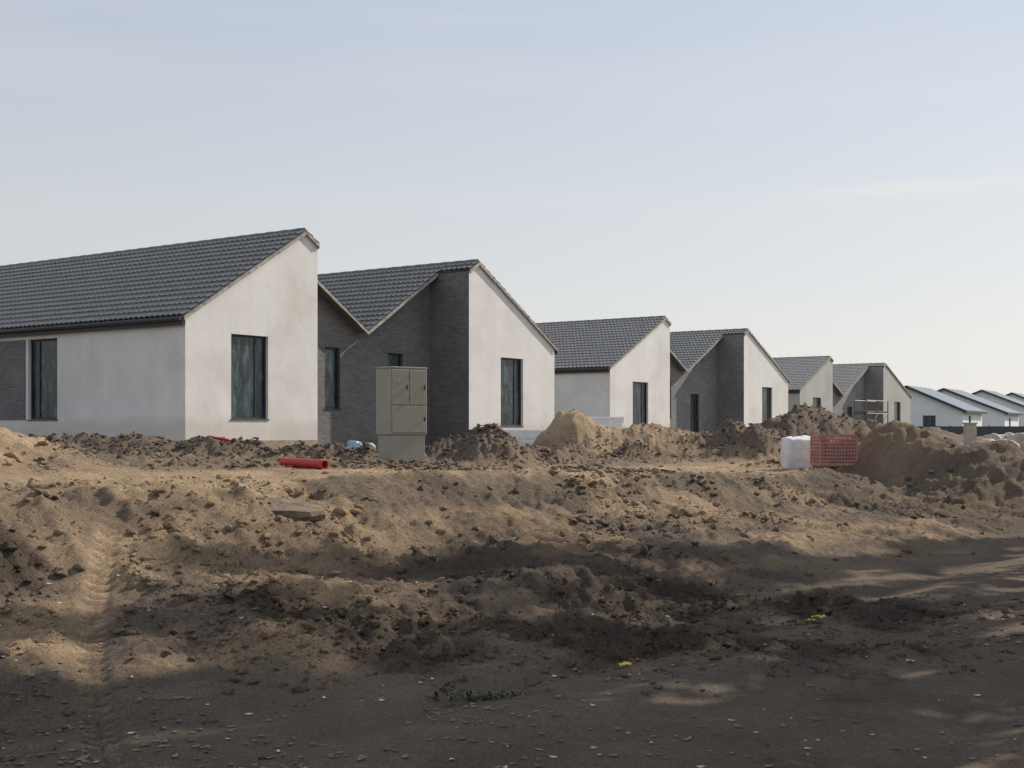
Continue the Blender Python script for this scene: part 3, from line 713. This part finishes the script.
def densd(x,y):
    dg=np.zeros_like(x)
    for (dx_,dy_,a_,b_) in DUG:
        ex=(x-dx_)*.75+(y-dy_)*.3; dg=np.maximum(dg,np.exp(-((ex/a_)**2+((y-dy_)/b_)**2)*.7))
    return dg*(trackdist(x,y)[0]>.2)
pts=samp(5200,densd,7.0,15); sz=.006+.024*rng.random(len(pts))**2+.055*rng.random(len(pts))**10
_,sa,da,ga=HG(pts[:,0],pts[:,1],True)
scatter('soil_clods',pts,sz,SOIL,np.column_stack([np.clip(sa+.1,0,1),np.clip(da*.85,0,1),ga*0,np.ones_like(sa)]))
def dens2(x,y):
    r=np.zeros_like(x)
    for (mx,my,h,w,dp,sand,ro) in MOUNDS:
        r=np.maximum(r,(ro>.38)*np.exp(-(((x-mx)/w)**2+((y-my)/dp)**2)*.7))
    return r*(1-.97*smoothheap(x,y))
pts=samp(8500,dens2,20,44); sz=.015+.035*rng.random(len(pts))**1.6+.06*rng.random(len(pts))**7
_,sa,da,ga=HG(pts[:,0],pts[:,1],True)
scatter('soil_clods',pts,sz,SOIL,np.column_stack([np.clip(sa*.8+rng.uniform(-.05,.15,len(sa)),0,1),np.clip(da+rng.uniform(0,.5,len(sa)),0,1),ga*0,np.ones_like(sa)]))

def leaves(name,n,cols,size,y0,y1,fn):
    pts=samp(n,fn,y0,y1); zz=HG(pts[:,0],pts[:,1]); V=[];Fc=[]
    for i in range(n):
        a=rng.uniform(0,6.28); s=size*rng.uniform(.5,1.3); c,sn=math.cos(a),math.sin(a)
        sh=[(-1,0,0.25),(-.3,-.5,.0),(.5,-.45,.1),(1,0,.35),(.4,.5,.05),(-.4,.45,.2)]
        b=len(V)
        for (x,y,zv) in sh: V.append((pts[i,0]+s*(x*c-y*sn),pts[i,1]+s*(x*sn+y*c),zz[i]+.006+s*zv*rng.uniform(.2,1.2)))
        Fc+=[(b,b+1,b+2),(b,b+2,b+3),(b,b+3,b+4),(b,b+4,b+5)]
    o=mkobj(name,V,Fc,cols); o['kind']='stuff'; return o
BRL=noisemat('dry_leaf',(.08,.055,.035),(.30,.23,.15),9,.8,0); WHL=noisemat('pale_litter',(.38,.36,.32),(.60,.58,.53),9,.7,0)
leaves('fallen_leaves',900,BRL,.024,5.2,13,lambda x,y:np.clip(.15+sst(.1,.5,fbm(x*.8,y*.8,3,401)),0,1)*(qf(x,y)<2))
leaves('paper_scraps',190,WHL,.020,5.5,18,lambda x,y:.5+0*x)
def scrap(sx,Yd,s,label,seed):
    r=random.Random(seed); x,y=P(sx,Yd); V=[];Fc=[]
    nn=5
    for i in range(nn):
        for j in range(nn): V.append(((i/4-.5)*s*2+r.uniform(-.2,.2)*s,(j/4-.5)*s*1.5+r.uniform(-.2,.2)*s,r.uniform(0,.5)*s+.01))
    for i in range(nn-1):
        for j in range(nn-1): a=i*nn+j; Fc.append((a,a+1,a+nn+1,a+nn))
    o=mkobj('plastic_wrapper',V,Fc,YEL); o.location=(x,y,hz(x,y)); tag(o,label,'litter','yellow scraps of litter')
scrap(820,11.0,.06,'crumpled yellow wrapper on dark soil',1); scrap(625,8.6,.04,'small yellow scrap lying on dark soil',2); scrap(812,10.9,.035,'small yellow scrap lying on dark soil',3)
scrap(910,8.8,.03,'small yellow scrap lying on dark soil',4)
def weed(sx,Yd,n,s,seed,spread=.12):
    r=random.Random(seed); x,y=P(sx,Yd); V=[(0,0,-.02)];Fc=[]
    for i in range(n):
        a=r.uniform(0,6.28); l=s*r.uniform(.4,1.5); w=.006; ox,oy=r.gauss(0,spread),r.gauss(0,.05); dx,dy=math.cos(a),math.sin(a)
        b=len(V); H=l*r.uniform(.1,.45)
        for t in (0,.5,1):
            ww=w*(1-t*.9)*(1+1.6*(t==.5)); px,py=ox+dx*l*t,oy+dy*l*t; pz=H*math.sin(t*2.2)
            V+=[(px-dy*ww,py+dx*ww,pz),(px+dy*ww,py-dx*ww,pz)]
        Fc+=[(b,b+1,b+3,b+2),(b+2,b+3,b+5,b+4),(0,b,b+1)]
    o=mkobj('weed_plant',V,Fc,WEED); o.location=(x,y,hz(x,y)+.0); tag(o,'flattened dull green weed with twigs on dark soil','plant','weeds on the bare soil')
weed(492,7.7,85,.15,1,.19); weed(450,7.8,16,.08,2,.06)

# ---------------- roadside trees (they throw the dappled shade) -----------------
def treemesh(seed,H,cr,base):
    r=np.random.default_rng(seed); mb=MB()
    mb.tube([(0,0,-.3),(.05,.03,H*.3),(-.08,.1,H*.6),(.05,0,H*.95)],[.20,.16,.10,.03],10)
    cl=[]
    for i in range(56):
        a=r.uniform(0,6.28); h=r.uniform(base,H*.97); R=cr*math.sin(math.pi*min(1,max(.12,(h-base+.8)/(H-base+1))))*r.uniform(.35,1)
        p=(math.cos(a)*R,math.sin(a)*R,h); z0=max(h-R*.7,base*.6)
        if i%2: mb.tube([(0,0,z0),(p[0]*.5,p[1]*.5,(z0+h)/2+.1),p],[.05,.03,.012],5)
        cl.append(p)
    V=[];Fc=[]
    for p in cl:
        s=r.uniform(.3,.6)
        for j in range(80):
            c=np.array(p)+np.clip(r.normal(0,1,3),-1.5,1.5)*s*.62*np.array([1,1,.6]); u=r.normal(0,1,3); u/=np.linalg.norm(u); v=np.cross(u,r.normal(0,1,3)); v/=np.linalg.norm(v); l=r.uniform(.10,.19)
            b=len(V); V+=[tuple(c-u*l),tuple(c+v*l*.6),tuple(c+u*l),tuple(c-v*l*.6)]; Fc.append((b,b+1,b+2,b+3))
    return mb,V,Fc
mb,V,Fc=treemesh(5,12.5,2.6,2.6)
# x, y, spread, height factor : broad crowns near the viewer, slim columnar ones along the bank
TREES=[(9.4,12.6,1.1,1.0),(8.2,8.6,1.1,1),(11.8,11.2,1.2,1.1),(14.0,13.6,1.2,1.2),(9.0,5.0,1.1,1),(12.2,7.6,1.2,1.1),(11.3,14.9,1.0,.95),(10.2,10.0,1.0,1.0),(7.6,10.2,.8,.8),
       (11.9,18.9,.36,1.1),(13.6,18.3,.34,1.2),(15.2,19.9,.36,1.3),(14.0,22.3,.36,1.2),(16.9,24.4,.40,1.3),(18.4,21.6,.38,1.4),(20.5,27.0,.45,1.3),(17.4,18.4,.42,1.35)]
e0=empty('shade_tree',(TREES[0][0],TREES[0][1],-.1),0,'tall leafy broadleaf tree beside the dirt road','tree','trees along the dirt road')
t0=mb.make('trunk',[BARK],e0,smooth=True); c0=mkobj('crown',V,Fc,LEAF,e0)
for i,(tx,ty,s,sz_) in enumerate(TREES[1:]):
    e=e0.copy(); COL.objects.link(e); e.location=(tx,ty,-.1); e.rotation_euler=(0,0,i*1.3+.7); e.scale=(s,s,sz_)
    for c in (t0,c0):
        d=c.copy(); COL.objects.link(d); d.parent=e

# ---------------- light -----------------
az=math.radians(54); el=math.radians(34)
S=Vector((math.sin(az)*math.cos(el),math.cos(az)*math.cos(el),math.sin(el)))
ld=bpy.data.lights.new('sun','SUN'); ld.energy=4.9; ld.angle=math.radians(.5); ld.color=(1,.90,.76)
lo=bpy.data.objects.new('sun',ld); COL.objects.link(lo); lo.rotation_euler=S.to_track_quat('Z','Y').to_euler()
w=bpy.data.worlds.new('World'); scene.world=w; w.use_nodes=True; nt=w.node_tree; L=nt.links.new
bg=nt.nodes['Background']; ST=.1
sk=nt.nodes.new('ShaderNodeTexSky'); sk.sky_type='NISHITA'; sk.sun_disc=False; sk.sun_elevation=el; sk.sun_rotation=az
sk.air_density=1.0; sk.dust_density=2.0; sk.ozone_density=1.5; sk.altitude=100
tc=N(nt,'ShaderNodeTexCoord')
sp=N(nt,'ShaderNodeSeparateXYZ'); L(tc.outputs['Generated'],sp.inputs[0])
hr=ramp(nt,sp.outputs['Z'],[(0,(.79,.77,.735)),(.08,(.74,.745,.74)),(.18,(.655,.69,.73)),(.33,(.535,.60,.70)),(1,(.43,.47,.54))])
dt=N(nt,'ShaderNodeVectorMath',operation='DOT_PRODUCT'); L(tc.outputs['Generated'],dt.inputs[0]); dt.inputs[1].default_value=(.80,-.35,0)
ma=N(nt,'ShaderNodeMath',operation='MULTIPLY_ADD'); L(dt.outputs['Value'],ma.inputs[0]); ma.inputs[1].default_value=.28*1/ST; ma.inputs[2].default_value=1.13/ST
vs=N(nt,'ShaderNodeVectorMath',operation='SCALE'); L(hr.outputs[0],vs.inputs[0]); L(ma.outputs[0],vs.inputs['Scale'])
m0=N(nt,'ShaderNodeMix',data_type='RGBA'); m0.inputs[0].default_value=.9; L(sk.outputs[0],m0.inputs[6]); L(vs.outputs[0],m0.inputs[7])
mp=N(nt,'ShaderNodeMapping'); mp.inputs['Scale'].default_value=(1.2,1.2,10); L(tc.outputs['Generated'],mp.inputs[0])
n=N(nt,'ShaderNodeTexNoise',Scale=1.6,Detail=5.0,Roughness=.5); L(mp.outputs[0],n.inputs['Vector'])
r=ramp(nt,n.outputs['Fac'],[(.52,(0,0,0)),(.80,(.20,.20,.20))])
def band(src,c,wd):
    a=N(nt,'ShaderNodeMath',operation='SUBTRACT'); L(src,a.inputs[0]); a.inputs[1].default_value=c
    b=N(nt,'ShaderNodeMath',operation='ABSOLUTE'); L(a.outputs[0],b.inputs[0])
    m_=N(nt,'ShaderNodeMapRange'); m_.interpolation_type='SMOOTHSTEP'; L(b.outputs[0],m_.inputs['Value']); m_.inputs['From Min'].default_value=0; m_.inputs['From Max'].default_value=wd; m_.inputs['To Min'].default_value=1; m_.inputs['To Max'].default_value=0
    return m_.outputs['Result']
mp2=N(nt,'ShaderNodeMapping'); mp2.inputs['Scale'].default_value=(5,5,50); L(tc.outputs['Generated'],mp2.inputs[0])
n2=N(nt,'ShaderNodeTexNoise',Scale=1.5,Detail=5.0); L(mp2.outputs[0],n2.inputs['Vector'])
wz=N(nt,'ShaderNodeMath',operation='MULTIPLY_ADD'); L(n2.outputs['Fac'],wz.inputs[0]); wz.inputs[1].default_value=.02; L(sp.outputs['Z'],wz.inputs[2])
ba=band(wz.outputs[0],.187,.010); bb=band(sp.outputs['X'],.30,.14)
mm=N(nt,'ShaderNodeMath',operation='MULTIPLY'); L(ba,mm.inputs[0]); L(bb,mm.inputs[1])
mm2=N(nt,'ShaderNodeMath',operation='MULTIPLY_ADD'); L(mm.outputs[0],mm2.inputs[0]); mm2.inputs[1].default_value=.5; L(r.outputs[0],mm2.inputs[2])
mx=N(nt,'ShaderNodeMix',data_type='RGBA'); L(mm2.outputs[0],mx.inputs[0]); L(m0.outputs[2],mx.inputs[6]); mx.inputs[7].default_value=(8.6,8.2,8.0,1)
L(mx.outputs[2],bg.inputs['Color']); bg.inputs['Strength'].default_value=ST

cd=bpy.data.cameras.new('camera'); cd.sensor_width=36; cd.lens=F/1024*36; cd.shift_y=(HY-384)/1024; cd.clip_end=8000; cd.clip_start=.1
co_=bpy.data.objects.new('camera',cd); COL.objects.link(co_); co_.location=(0,0,EYE); co_.rotation_euler=(math.radians(90),0,0)
scene.camera=co_
